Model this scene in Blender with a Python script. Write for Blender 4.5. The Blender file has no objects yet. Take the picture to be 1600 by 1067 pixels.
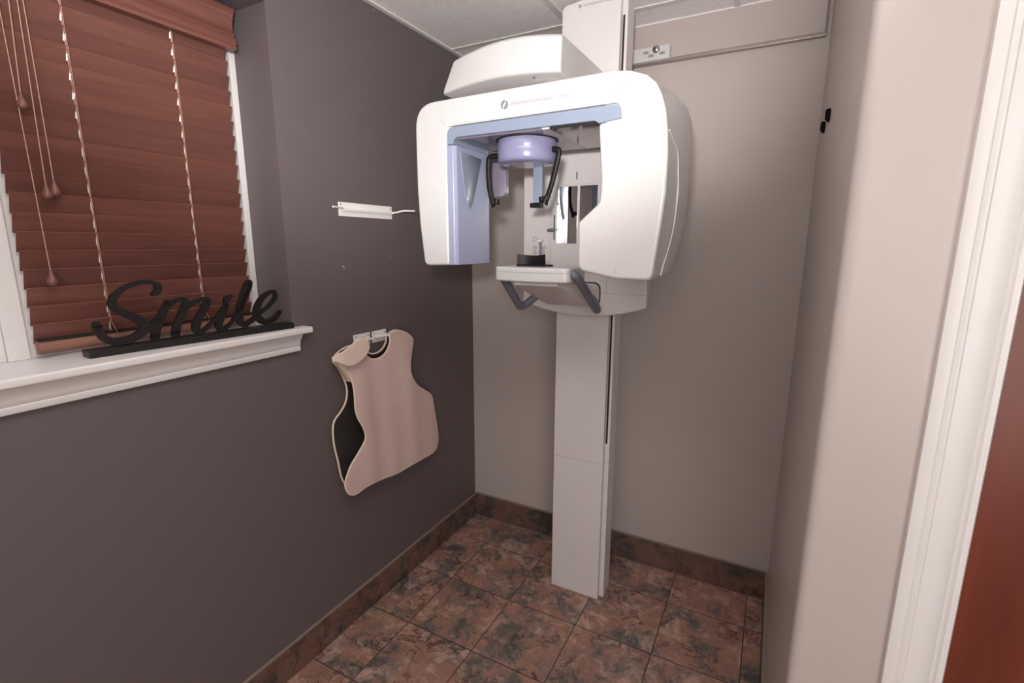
import bpy, bmesh, math, random
from mathutils import Vector, Matrix
random.seed(4)
S = bpy.context.scene
COL = S.collection
R = math.radians

# ------------------------------------------------------------------ camera
cam_data = bpy.data.cameras.new('camera')
cam = bpy.data.objects.new('camera', cam_data); COL.objects.link(cam)
cam_data.sensor_fit = 'HORIZONTAL'; cam_data.sensor_width = 36.0
cam_data.lens = 766.0 / 1600 * 36
cam_data.clip_start = 0.02
yaw, pitch, roll = R(-28.02), R(11.18), R(0.11)
fwd = Vector((math.sin(yaw)*math.cos(pitch), math.cos(yaw)*math.cos(pitch), -math.sin(pitch)))
right = Vector((math.cos(yaw), -math.sin(yaw), 0)); up = right.cross(fwd)
r2 = right*math.cos(roll) + up*math.sin(roll); u2 = up*math.cos(roll) - right*math.sin(roll)
cam.matrix_world = Matrix(((r2.x, u2.x, -fwd.x, 1.409), (r2.y, u2.y, -fwd.y, -2.200), (r2.z, u2.z, -fwd.z, 1.530), (0, 0, 0, 1)))
S.camera = cam

# ------------------------------------------------------------------ world, lights, exposure
S.view_settings.view_transform = 'Standard'; S.view_settings.look = 'None'
S.view_settings.gamma = 1; S.view_settings.use_curve_mapping = False
S.view_settings.exposure = 0.09
W = bpy.data.worlds.new('daylight'); S.world = W; W.use_nodes = True
wt = W.node_tree; wt.nodes.clear()
wo = wt.nodes.new('ShaderNodeOutputWorld'); wb = wt.nodes.new('ShaderNodeBackground')
tc = wt.nodes.new('ShaderNodeTexCoord'); sp = wt.nodes.new('ShaderNodeSeparateXYZ'); cr = wt.nodes.new('ShaderNodeValToRGB')
wt.links.new(tc.outputs['Generated'], sp.inputs[0]); wt.links.new(sp.outputs['Z'], cr.inputs[0])
cr.color_ramp.elements[0].position = 0.155; cr.color_ramp.elements[0].color = (.06, .06, .055, 1)
cr.color_ramp.elements[1].position = 0.21; cr.color_ramp.elements[1].color = (.85, .88, 1, 1)
wt.links.new(cr.outputs[0], wb.inputs[0]); wb.inputs[1].default_value = 2.0
wt.links.new(wb.outputs[0], wo.inputs[0])

def area(name, loc, target, sx, sy, power, color):
    l = bpy.data.lights.new(name, 'AREA'); l.shape = 'RECTANGLE'; l.size = sx; l.size_y = sy
    l.energy = power; l.color = color
    o = bpy.data.objects.new(name, l); COL.objects.link(o); o.location = loc
    o.rotation_euler = (Vector(target) - Vector(loc)).to_track_quat('-Z', 'Y').to_euler()
    return o
# added soft ceiling lamp, out of view above the camera
area('added_ceiling_fill', (1.15, -1.95, 2.36), (1.15, -1.95, 0), 1.1, 0.55, 6, (1.0, .96, .94))
# large soft fill lamp added behind the camera
area('rear_fill_light', (1.95, -3.30, 1.40), (0.95, -0.5, .80), 1.4, 1.6, 29, (1.0, .975, .965))
# the photographer's flash, tilted up so that it bounces off the ceiling
fl_ = bpy.data.lights.new('bounce_flash', 'SPOT'); fl_.energy = 108; fl_.spot_size = R(88); fl_.spot_blend = .6; fl_.shadow_soft_size = .05; fl_.color = (1.0, .98, .985)
flo = bpy.data.objects.new('bounce_flash', fl_); COL.objects.link(flo); flo.location = (1.38, -2.30, 1.70)
flo.rotation_euler = (Vector((0.70, -1.28, 2.40)) - flo.location).to_track_quat('-Z', 'Y').to_euler()

# ------------------------------------------------------------------ materials
def mat(name, col, rough=.5, metal=0, spec=.5, bump=None, coat=0, var=None):
    m = bpy.data.materials.new(name); m.use_nodes = True
    nt = m.node_tree; b = nt.nodes['Principled BSDF']
    b.inputs['Base Color'].default_value = (*col, 1); b.inputs['Roughness'].default_value = rough
    b.inputs['Metallic'].default_value = metal; b.inputs['Specular IOR Level'].default_value = spec
    b.inputs['Coat Weight'].default_value = coat; b.inputs['Coat Roughness'].default_value = .08
    g = nt.nodes.new('ShaderNodeNewGeometry')
    n = nt.nodes.new('ShaderNodeTexNoise'); nt.links.new(g.outputs['Position'], n.inputs['Vector'])
    n.inputs['Scale'].default_value = (var or (12, 0))[0]; n.inputs['Detail'].default_value = 5
    amt = (var or (12, .03))[1] or .03
    mx = nt.nodes.new('ShaderNodeMix'); mx.data_type = 'RGBA'
    mx.inputs['A'].default_value = (*[c*(1-amt) for c in col], 1); mx.inputs['B'].default_value = (*[min(1, c*(1+amt)) for c in col], 1)
    nt.links.new(n.outputs['Fac'], mx.inputs['Factor']); nt.links.new(mx.outputs['Result'], b.inputs['Base Color'])
    if bump:
        n2 = nt.nodes.new('ShaderNodeTexNoise'); nt.links.new(g.outputs['Position'], n2.inputs['Vector'])
        n2.inputs['Scale'].default_value = bump[0]; n2.inputs['Detail'].default_value = 6
        bp = nt.nodes.new('ShaderNodeBump'); bp.inputs['Strength'].default_value = bump[1]; bp.inputs['Distance'].default_value = bump[2]
        nt.links.new(n2.outputs['Fac'], bp.inputs['Height']); nt.links.new(bp.outputs[0], b.inputs['Normal'])
    return m

def lin(r, g, b):
    f = lambda c: (c/255/12.92) if c/255 <= .04045 else ((c/255+.055)/1.055)**2.4
    return (f(r), f(g), f(b))

M = {}
M['dark_wall'] = mat('dark_grey_paint', lin(104, 94, 94), .5, bump=(90, .15, .002))
M['beige_wall'] = mat('greige_paint', lin(190, 178, 171), .5, bump=(90, .15, .002))
M['beige_wall_gloss'] = mat('greige_satin_paint', lin(190, 178, 171), .38, bump=(90, .12, .002))
M['panel'] = mat('greige_gloss_panel', lin(188, 174, 169), .3, bump=(60, .05, .002))
M['trim'] = mat('white_trim_paint', lin(227, 222, 219), .35)
M['white'] = mat('white_enamel', lin(208, 205, 203), .32, coat=.25)
M['white2'] = mat('white_plastic', lin(214, 208, 205), .38)
M['column'] = mat('white_powder_coat', lin(222, 215, 214), .36)
M['blue'] = mat('blue_grey_plastic', lin(136, 146, 164), .3, coat=.3)
M['liner'] = mat('pale_blue_liner', lin(154, 158, 182), .3, coat=.3)
M['under'] = mat('dark_lilac_plastic', lin(128, 120, 134), .2, coat=.3)
M['lilac'] = mat('lilac_plastic', lin(138, 136, 166), .2, coat=.4)
M['grey_handle'] = mat('slate_grey_plastic', lin(110, 111, 122), .42)
M['black'] = mat('black_plastic', lin(26, 22, 22), .45, spec=.25)
M['black_matte'] = mat('black_matte_plastic', lin(20, 17, 17), .7, spec=.08)
M['black_paint'] = mat('black_sign_paint', lin(24, 22, 22), .42)
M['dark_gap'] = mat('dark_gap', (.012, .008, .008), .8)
M['metal'] = mat('brushed_metal', lin(165, 155, 148), .3, metal=.8)
M['hanger'] = mat('white_hanger_metal', lin(244, 240, 236), .4)
M['mirror'] = mat('mirror_glass', (.86, .86, .86), .01, metal=1)
M['smoke'] = mat('polished_grey', lin(125, 112, 108), .08, metal=.85)
M['cord'] = mat('beige_cord', lin(186, 146, 128), .7)
M['cream_loop'] = mat('cream_cord', lin(232, 214, 198), .6)
M['apron'] = mat('dusty_mauve_vinyl', lin(220, 193, 183), .5, bump=(5, .15, .02), var=(5, .03))
M['piping'] = mat('beige_binding', lin(232, 212, 194), .6)
M['apron_in'] = mat('black_lining', lin(46, 42, 41), .6, bump=(60, .5, .004), var=(40, .3))
M['apron_flap'] = mat('pale_mauve_vinyl', lin(228, 204, 194), .45)
M['print'] = mat('grey_print', lin(128, 124, 136), .5)
M['print_soft'] = mat('pale_grey_print', lin(150, 147, 150), .5)
M['seam'] = mat('seam_shadow', lin(150, 142, 138), .8)
M['grout'] = mat('grout_cap', lin(140, 124, 114), .8)
M['chrome'] = mat('chrome', (.6, .6, .62), .12, metal=1)
M['emit'] = mat('added_light_diffuser', (.9, .9, .88), .6)
b = M['emit'].node_tree.nodes['Principled BSDF']; b.inputs['Emission Color'].default_value = (1, .95, .92, 1); b.inputs['Emission Strength'].default_value = 2.0

def wood(name, dark, light, scale, rough, axis=1, tone=False):
    m = bpy.data.materials.new(name); m.use_nodes = True
    nt = m.node_tree; b = nt.nodes['Principled BSDF']; b.inputs['Roughness'].default_value = rough
    g = nt.nodes.new('ShaderNodeNewGeometry'); mp = nt.nodes.new('ShaderNodeMapping')
    s = [scale]*3; s[axis] = scale*.06; mp.inputs['Scale'].default_value = s
    nt.links.new(g.outputs['Position'], mp.inputs['Vector'])
    n = nt.nodes.new('ShaderNodeTexNoise'); n.inputs['Scale'].default_value = 1; n.inputs['Detail'].default_value = 7; n.inputs['Distortion'].default_value = .6
    nt.links.new(mp.outputs[0], n.inputs['Vector'])
    c = nt.nodes.new('ShaderNodeValToRGB'); c.color_ramp.elements[0].position = .3; c.color_ramp.elements[1].position = .7
    c.color_ramp.elements[0].color = (*dark, 1); c.color_ramp.elements[1].color = (*light, 1)
    nt.links.new(n.outputs['Fac'], c.inputs[0]); nt.links.new(c.outputs[0], b.inputs['Base Color'])
    if tone:      # each slat was stained a little differently
        at = nt.nodes.new('ShaderNodeAttribute'); at.attribute_name = 'tone'
        mr = nt.nodes.new('ShaderNodeMapRange'); mr.inputs['To Min'].default_value = 1.0; mr.inputs['To Max'].default_value = .72; mr.clamp = False
        nt.links.new(at.outputs['Fac'], mr.inputs['Value'])
        vm = nt.nodes.new('ShaderNodeVectorMath'); vm.operation = 'SCALE'
        nt.links.new(c.outputs[0], vm.inputs[0]); nt.links.new(mr.outputs[0], vm.inputs['Scale']); nt.links.new(vm.outputs[0], b.inputs['Base Color'])
    bp = nt.nodes.new('ShaderNodeBump'); bp.inputs['Strength'].default_value = .12; bp.inputs['Distance'].default_value = .002
    nt.links.new(n.outputs['Fac'], bp.inputs['Height']); nt.links.new(bp.outputs[0], b.inputs['Normal'])
    return m
M['blind'] = wood('red_brown_blind_wood', lin(112, 69, 60), lin(127, 81, 71), 60, .4, tone=True)
M['slat_edge'] = wood('blind_rail_wood', lin(122, 80, 68), lin(162, 114, 98), 60, .4)
M['door'] = wood('cherry_door_wood', lin(92, 38, 24), lin(116, 52, 32), 24, .35, axis=2)

def slate(name, tiles=True, dim=1.0, lamt=.62):
    m = bpy.data.materials.new(name); m.use_nodes = True
    nt = m.node_tree; N = nt.nodes.new; Lk = nt.links.new; b = nt.nodes['Principled BSDF']
    g = N('ShaderNodeNewGeometry'); sx = N('ShaderNodeSeparateXYZ'); Lk(g.outputs['Position'], sx.inputs[0])
    def math_(op, a, bb=None):
        n = N('ShaderNodeMath'); n.operation = op
        for i, v in enumerate((a, bb)):
            if v is None: continue
            if isinstance(v, (int, float)): n.inputs[i].default_value = v
            else: Lk(v, n.inputs[i])
        return n.outputs[0]
    u = math_('DIVIDE', math_('SUBTRACT', sx.outputs['X'], .207), .306)
    v = math_('DIVIDE', math_('ADD', sx.outputs['Y'], .225), .310)
    if not tiles: v = math_('ADD', v, math_('MULTIPLY', sx.outputs['Z'], 0.3))
    cell = N('ShaderNodeCombineXYZ'); Lk(math_('FLOOR', u), cell.inputs[0]); Lk(math_('FLOOR', v), cell.inputs[1])
    wn = N('ShaderNodeTexWhiteNoise'); wn.noise_dimensions = '3D'; Lk(cell.outputs[0], wn.inputs['Vector'])
    off = N('ShaderNodeVectorMath'); off.operation = 'SCALE'; Lk(wn.outputs['Color'], off.inputs[0]); off.inputs['Scale'].default_value = 9.0
    pos = N('ShaderNodeVectorMath'); pos.operation = 'ADD'; Lk(g.outputs['Position'], pos.inputs[0]); Lk(off.outputs[0], pos.inputs[1])
    def noise(s, d, dist=0, rgh=.6):
        n = N('ShaderNodeTexNoise'); n.inputs['Scale'].default_value = s; n.inputs['Detail'].default_value = d
        n.inputs['Distortion'].default_value = dist; n.inputs['Roughness'].default_value = rgh; Lk(pos.outputs[0], n.inputs['Vector']); return n.outputs['Fac']
    def ramp(f, e):
        c = N('ShaderNodeValToRGB'); c.color_ramp.elements.remove(c.color_ramp.elements[1])
        c.color_ramp.elements[0].position = e[0][0]; c.color_ramp.elements[0].color = (*e[0][1], 1)
        for p, q in e[1:]:
            k = c.color_ramp.elements.new(p); k.color = (*q, 1)
        Lk(f, c.inputs[0]); return c.outputs[0]
    D = lambda *c: tuple(x*dim for x in lin(*c))
    base = ramp(noise(6.5, 11, .3, .70), [(.38, D(84, 80, 76)), (.45, D(108, 96, 88)), (.49, D(136, 106, 94)), (.58, D(146, 106, 91)), (.66, D(158, 124, 110))])
    light = ramp(noise(9, 12, .35, .82), [(.50, (0, 0, 0)), (.60, (1, 1, 1))])
    mx = N('ShaderNodeMix'); mx.data_type = 'RGBA'; Lk(math_('MULTIPLY', light, lamt), mx.inputs['Factor']); Lk(base, mx.inputs['A']); mx.inputs['B'].default_value = (*D(190, 158, 142), 1)
    # dark flaky cracks
    cr_ = N('ShaderNodeMath'); cr_.operation = 'ABSOLUTE'; Lk(math_('SUBTRACT', noise(9, 8, .9, .62), .5), cr_.inputs[0])
    crk = ramp(cr_.outputs[0], [(0, (1, 1, 1)), (.012, (.8, .8, .8)), (.024, (0, 0, 0))])
    gate = ramp(noise(7, 4), [(.48, (0, 0, 0)), (.55, (1, 1, 1))])
    mx2 = N('ShaderNodeMix'); mx2.data_type = 'RGBA'; Lk(math_('MULTIPLY', math_('MULTIPLY', crk, gate), .75), mx2.inputs['Factor']); Lk(mx.outputs['Result'], mx2.inputs['A']); mx2.inputs['B'].default_value = (*D(52, 34, 30), 1)
    mottle = ramp(noise(30, 6, .5, .7), [(.35, (.78, .78, .78)), (.65, (1.1, 1.1, 1.1))])
    mm = N('ShaderNodeMix'); mm.data_type = 'RGBA'; mm.blend_type = 'MULTIPLY'; mm.inputs['Factor'].default_value = 1; Lk(mx2.outputs['Result'], mm.inputs['A']); Lk(mottle, mm.inputs['B'])
    out = mm.outputs['Result']
    hgt = noise(22, 8, 1.0, .65)
    def edge(f, w):  # 1 inside the joint
        fr = math_('FRACT', f); d = math_('MINIMUM', fr, math_('SUBTRACT', 1, fr)); return math_('LESS_THAN', d, w)
    if tiles:
        j = math_('MAXIMUM', edge(u, .0065), edge(v, .0065))
        mj = N('ShaderNodeMix'); mj.data_type = 'RGBA'; Lk(j, mj.inputs['Factor']); Lk(out, mj.inputs['A']); mj.inputs['B'].default_value = (*D(58, 48, 44), 1)
        out = mj.outputs['Result']; hgt = math_('SUBTRACT', hgt, math_('MULTIPLY', j, .6))
    Lk(out, b.inputs['Base Color'])
    bp = N('ShaderNodeBump'); bp.inputs['Strength'].default_value = .5; bp.inputs['Distance'].default_value = .004
    Lk(hgt, bp.inputs['Height']); Lk(bp.outputs[0], b.inputs['Normal']); b.inputs['Roughness'].default_value = .45
    return m
M['floor'] = slate('slate_floor_tile', dim=1.3); M['base'] = slate('slate_baseboard_tile', False, .66, .15)

def ceiling_mat():
    m = bpy.data.materials.new('acoustic_ceiling_tile'); m.use_nodes = True
    nt = m.node_tree; b = nt.nodes['Principled BSDF']; b.inputs['Base Color'].default_value = (*lin(214, 205, 202), 1); b.inputs['Roughness'].default_value = .9
    g = nt.nodes.new('ShaderNodeNewGeometry')
    n = nt.nodes.new('ShaderNodeTexNoise'); n.inputs['Scale'].default_value = 55; n.inputs['Detail'].default_value = 5; n.inputs['Distortion'].default_value = 1.5
    nt.links.new(g.outputs['Position'], n.inputs['Vector'])
    bp = nt.nodes.new('ShaderNodeBump'); bp.inputs['Strength'].default_value = .3; bp.inputs['Distance'].default_value = .003
    nt.links.new(n.outputs['Fac'], bp.inputs['Height']); nt.links.new(bp.outputs[0], b.inputs['Normal'])
    c = nt.nodes.new('ShaderNodeValToRGB'); c.color_ramp.elements[0].position = .38; c.color_ramp.elements[1].position = .5
    c.color_ramp.elements[0].color = (*lin(242, 236, 234), 1); c.color_ramp.elements[1].color = (*lin(250, 246, 244), 1)
    nt.links.new(n.outputs['Fac'], c.inputs[0]); nt.links.new(c.outputs[0], b.inputs['Base Color'])
    return m
M['ceiling'] = ceiling_mat()

def glass_mat():
    m = bpy.data.materials.new('window_glass'); m.use_nodes = True
    b = m.node_tree.nodes['Principled BSDF']; b.inputs['Transmission Weight'].default_value = 1; b.inputs['Roughness'].default_value = 0
    b.inputs['IOR'].default_value = 1.1; b.inputs['Base Color'].default_value = (.95, .97, 1, 1)
    return m
M['glass'] = glass_mat()

# ------------------------------------------------------------------ mesh helpers
def box(bm, x0, x1, y0, y1, z0, z1):
    v = [bm.verts.new(p) for p in ((x0,y0,z0),(x1,y0,z0),(x1,y1,z0),(x0,y1,z0),(x0,y0,z1),(x1,y0,z1),(x1,y1,z1),(x0,y1,z1))]
    for f in ((3,2,1,0),(4,5,6,7),(0,1,5,4),(1,2,6,5),(2,3,7,6),(3,0,4,7)): bm.faces.new([v[i] for i in f])
def fillet(pts, seg=6):
    out = []; n = len(pts)
    for i, p in enumerate(pts):
        r = p[2] if len(p) > 2 else 0
        P = Vector(p[:2]); A = Vector(pts[i-1][:2]); B = Vector(pts[(i+1) % n][:2])
        if r <= 0: out.append(P); continue
        a = (A-P); c = (B-P); la, lc = a.length, c.length; a.normalize(); c.normalize()
        ang = a.angle(c)
        if ang > math.pi-.02: out.append(P); continue
        t = min(r/math.tan(ang/2), la*.49, lc*.49)
        q0 = P+a*t; q1 = P+c*t
        for k in range(seg+1):
            s = k/seg; out.append(q0*(1-s)**2 + P*2*s*(1-s) + q1*s*s)
    return [(p.x, p.y) for p in out]
def place(axis, p, d):
    u, w = p
    return {'y': (u, d, w), 'x': (d, u, w), 'z': (u, w, d)}[axis]
def prism(bm, pts, axis, a, b):
    """outline extruded along an axis: 'y' takes (x,z), 'x' takes (y,z), 'z' takes (x,y)"""
    n = len(pts)
    A = [bm.verts.new(place(axis, p, a)) for p in pts]; B = [bm.verts.new(place(axis, p, b)) for p in pts]
    bm.faces.new(A); bm.faces.new(B[::-1])
    for i in range(n): bm.faces.new((A[i], B[i], B[(i+1) % n], A[(i+1) % n]))
def loft(bm, rings, cap=True):
    vs = [[bm.verts.new(p) for p in r] for r in rings]; n = len(rings[0])
    for a, b in zip(vs, vs[1:]):
        for i in range(n): bm.faces.new((a[i], a[(i+1) % n], b[(i+1) % n], b[i]))
    if cap: bm.faces.new(vs[0][::-1]); bm.faces.new(vs[-1])
def lathe(bm, prof, c, seg=48, axis='z'):
    rings = []
    for r, h in prof:
        ring = []
        for k in range(seg):
            t = 2*math.pi*k/seg; a, b_ = r*math.cos(t), r*math.sin(t)
            ring.append({'z': (c[0]+a, c[1]+b_, c[2]+h), 'y': (c[0]+a, c[1]+h, c[2]+b_), 'x': (c[0]+h, c[1]+a, c[2]+b_)}[axis])
        rings.append(ring)
    loft(bm, rings)
def cat(pts, n=6, closed=False):
    P = [Vector(p) for p in pts]; out = []; m = len(P)
    for i in range(m if closed else m-1):
        g = (lambda k: P[k % m]) if closed else (lambda k: P[max(0, min(m-1, k))])
        a, b_, c, d = g(i-1), g(i), g(i+1), g(i+2)
        for k in range(n):
            t = k/n
            out.append(.5*((2*b_)+(c-a)*t+(2*a-5*b_+4*c-d)*t*t+(3*b_-a-3*c+d)*t**3))
    if not closed: out.append(P[-1])
    return out
def tube(bm, pts, r, seg=10, closed=False, flat=None, flatax=None):
    """tube along points; r a number or list; flat scales the width across flatax"""
    P = [Vector(p) for p in pts]; n = len(P); rings = []
    prev = None
    for i in range(n):
        if closed: t = (P[(i+1) % n]-P[i-1])
        else: t = P[min(i+1, n-1)]-P[max(i-1, 0)]
        t.normalize()
        if flatax is not None: s = Vector(flatax)
        elif prev is None: s = Vector((0, 0, 1)) if abs(t.z) < .9 else Vector((1, 0, 0))
        else: s = prev
        s = (s - t*s.dot(t))
        if s.length < 1e-6: s = t.orthogonal()
        s.normalize(); prev = s; q = t.cross(s)
        rr = r[i] if isinstance(r, (list, tuple)) else r
        rings.append([P[i]+(s*math.cos(2*math.pi*k/seg)*(flat or 1)+q*math.sin(2*math.pi*k/seg))*rr for k in range(seg)])
    if closed:
        rings.append(rings[0])
        vs = [[bm.verts.new(p) for p in ring] for ring in rings[:-1]]; vs.append(vs[0])
        for a, b_ in zip(vs, vs[1:]):
            for k in range(seg): bm.faces.new((a[k], a[(k+1) % seg], b_[(k+1) % seg], b_[k]))
    else: loft(bm, rings)
def obj(name, bm, m, parent=None, bevel=0, seg=3, angle=32, smooth=True, label=None, kind=None):
    bmesh.ops.recalc_face_normals(bm, faces=bm.faces)
    me = bpy.data.meshes.new(name); bm.to_mesh(me); bm.free()
    if smooth:
        for p in me.polygons: p.use_smooth = True
        me.set_sharp_from_angle(angle=R(40))
    me.materials.append(M[m] if isinstance(m, str) else m)
    o = bpy.data.objects.new(name, me); COL.objects.link(o)
    if parent is not None: o.parent = parent
    if bevel:
        md = o.modifiers.new('bevel', 'BEVEL'); md.width = bevel; md.segments = seg; md.limit_method = 'ANGLE'; md.angle_limit = R(angle)
        md.harden_normals = True; md.use_clamp_overlap = True
    if label: o['label'] = label
    if kind: o['kind'] = kind
    return o
def mk(name, fn, m, parent=None, **k):
    bm = bmesh.new(); fn(bm); return obj(name, bm, m, parent, **k)
def boxo(name, dims, m, parent=None, **k): return mk(name, lambda b: box(b, *dims), m, parent, **k)
def struct(name, bm, m, **k): return obj(name, bm, m, kind='structure', **k)
def root(name, label, cat_, group=None):
    o = bpy.data.objects.new(name, None); COL.objects.link(o); o['label'] = label; o['category'] = cat_
    if group: o['group'] = group
    o.empty_display_size = .05
    return o
def tag(o, label, cat_, group=None):
    o['label'] = label; o['category'] = cat_
    if group: o['group'] = group
    return o
def text_mesh(name, s, size, m, parent, loc, rot=(R(90), 0, 0), sx=1):
    c = bpy.data.curves.new(name, 'FONT'); c.body = s; c.size = size; c.extrude = .0002; c.resolution_u = 3
    t = bpy.data.objects.new(name, c); COL.objects.link(t)
    bpy.context.view_layer.update()
    me = bpy.data.meshes.new_from_object(t.evaluated_get(bpy.context.evaluated_depsgraph_get()))
    bpy.data.objects.remove(t)
    me.materials.clear(); me.materials.append(M[m])
    o = bpy.data.objects.new(name, me); COL.objects.link(o); o.parent = parent
    o.location = loc; o.rotation_euler = rot; o.scale = (sx, 1, 1)
    return o

# ------------------------------------------------------------------ the room shell
CZ = 2.402; RX = 1.503; NY = -1.22
bm = bmesh.new(); box(bm, -.30, 3.1, -3.55, .15, -.08, 0); struct('floor', bm, 'floor', smooth=False)
bm = bmesh.new(); box(bm, -.30, 3.1, -3.55, .15, CZ, CZ+.08); struct('ceiling', bm, 'ceiling', smooth=False)
WY0, WY1 = -2.20, -1.116          # window opening along the left wall
WZ0, WZ1 = 1.236, 2.236
bm = bmesh.new()
prism(bm, [(-3.55, 0), (.15, 0), (.15, WZ0), (-3.55, WZ0)], 'x', -.30, 0)
box(bm, -.30, 0, WY1, .15, WZ0, CZ); box(bm, -.30, 0, -3.55, WY0, WZ0, CZ); box(bm, -.30, 0, WY0, WY1, WZ1, CZ)
struct('wall_left', bm, 'dark_wall', smooth=False)
bm = bmesh.new(); box(bm, 0, RX, 0, .15, 0, CZ); struct('wall_back', bm, 'beige_wall', smooth=False)
bm = bmesh.new()
prism(bm, fillet([(RX, .15), (RX, NY, .022), (1.66, NY), (1.66, NY+.11), (RX+.10, NY+.11), (RX+.10, .15)], 8), 'z', 0, CZ)
struct('wall_right', bm, 'beige_wall_gloss')
bm = bmesh.new(); box(bm, 1.66, 3.1, NY+.01, NY+.11, 2.06, CZ); box(bm, 2.58, 3.1, NY+.01, NY+.11, 0, 2.06); struct('wall_right_front', bm, 'beige_wall', smooth=False)
bm = bmesh.new(); box(bm, 3.0, 3.1, -3.45, NY+.01, 0, CZ); struct('wall_hall', bm, 'beige_wall', smooth=False)
bm = bmesh.new(); box(bm, 0, 3.1, -3.55, -3.45, 0, CZ); struct('wall_front', bm, 'beige_wall', smooth=False)

# baseboards of slate tile with a grout cap
def baseboard(name, x0, x1, y0, y1, h):
    bm = bmesh.new(); box(bm, x0, x1, y0, y1, 0, h); b = struct(name, bm, 'base', bevel=.001)
    bm = bmesh.new()
    box(bm, x0-(.001 if x1-x0 < .05 else 0), x1+(.0005 if x1-x0 < .05 else 0), y0-(.0005 if y1-y0 < .05 else 0), y1, h, h+.004)
    obj('grout_cap', bm, 'grout', b)
baseboard('baseboard_left', 0, .011, -3.45, 0, .124)
baseboard('baseboard_back', .011, RX, -.011, 0, .132)
baseboard('baseboard_right', RX-.010, RX, -1.19, -.011, .132)
# thin pale caulk line where the back baseboard meets the floor
boxo('floor_caulk', (.011, RX-.01, -.0140, -.011, 0, .0018), 'grout', bpy.data.objects['baseboard_back'])

# ceiling grid: wall angle and tee bars
bm = bmesh.new(); box(bm, 0, .018, -3.45, 0, CZ-.006, CZ-.0003); box(bm, .018, RX, -.018, 0, CZ-.006, CZ-.0003)
struct('trim_1', bm, 'trim', smooth=False)
bm = bmesh.new()
for y in (-.165, -.775, -1.385, -1.995, -2.605): box(bm, .018, 1.50, y-.011, y+.011, CZ-.004, CZ-.0003)
for x in (.585, 1.195): box(bm, x-.011, x+.011, -3.2, -.018, CZ-.0045, CZ-.0006)
struct('trim_2', bm, 'trim', smooth=False)

# window sill and the moulded board below it
bm = bmesh.new()
prism(bm, fillet([(-.165, 1.236), (.044, 1.236, .006), (.044, 1.257, .006), (-.165, 1.257)], 4), 'y', WY0, WY1)
prism(bm, fillet([(.0, 1.236), (.044, 1.236, .006), (.044, 1.257, .006), (.0, 1.257)], 4), 'y', WY1, -1.072)
struct('trim_3', bm, 'trim')
bm = bmesh.new()
prism(bm, [(0, 1.176), (.013, 1.176), (.015, 1.180), (.015, 1.190), (.012, 1.1925), (.015, 1.195), (.017, 1.205), (.020, 1.215), (.028, 1.226), (.034, 1.236), (0, 1.236)], 'y', WY0-.03, -1.103)
struct('trim_4', bm, 'trim')

# door casing with a stepped moulding profile, and the cherry door
def casing_profile(x0, w, sgn=1):
    pr = [(0, 0), (0, .013), (.006, .016), (.016, .016), (.019, .013), (.022, .0155), (.026, .0155), (.029, .0125), (.045, .0115), (.056, .015), (.060, .019), (.064, .0165), (.068, .021), (.076, .021), (.079, .016), (.079, 0)]
    return [(x0+sgn*a*w/.079, NY-b) for a, b in pr]
bm = bmesh.new(); prism(bm, casing_profile(1.645, .079), 'z', 0, 2.10); struct('trim_5', bm, 'trim')
bm = bmesh.new(); prism(bm, casing_profile(2.655, .079, -1), 'z', 0, 2.10); struct('trim_6', bm, 'trim')
bm = bmesh.new(); box(bm, 1.724, 2.576, NY-.016, NY+.01, 2.03, 2.10); struct('trim_7', bm, 'trim', bevel=.003)
bm = bmesh.new(); box(bm, 1.7245, 2.5755, NY-.004, NY+.036, .008, 2.029); d = struct('door_1', bm, 'door', bevel=.001)
mk('door_handle', lambda b: (lathe(b, [(.026, .0), (.026, -.006), (.010, -.010), (.010, -.045)], (2.51, NY-.004, 1.0), 24, 'y'), tube(b, [(2.51, NY-.045, 1.0), (2.46, NY-.05, 1.0), (2.40, NY-.045, 1.0)], .009, 10)), 'metal', d)

# ------------------------------------------------------------------ windows
def window(name, y0, y1):
    bm = bmesh.new(); x0, x1 = -.235, -.163; t = .020
    box(bm, x0, x1, y0, y0+t, 1.257, WZ1); box(bm, x0, x1, y1-t, y1, 1.257, WZ1)
    box(bm, x0, x1, y0+t, y1-t, 1.257, 1.266); box(bm, x0, x1, y0+t, y1-t, WZ1-t, WZ1)
    f = struct(name, bm, 'trim', bevel=.002)
    def sash(b):
        a, c, z0, z1 = y0+t, y1-t, 1.266, WZ1-t; s = .032
        box(b, -.222, -.186, a, a+s, z0, z1); box(b, -.222, -.186, c-s, c, z0, z1)
        box(b, -.222, -.186, a+s, c-s, z0, z0+s); box(b, -.222, -.186, a+s, c-s, z1-s, z1)
    mk('window_sash', sash, 'trim', f, bevel=.002)
    boxo('window_pane', (-.207, -.203, y0+t+.032, y1-t-.032, 1.298, WZ1-t-.032), 'glass', f)
    return f
window('window_1', -1.728, WY1)
window('window_2', WY0, -1.768)
bm = bmesh.new(); box(bm, -.235, -.155, -1.768, -1.728, 1.257, WZ1); struct('trim_8', bm, 'trim', bevel=.002)

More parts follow.
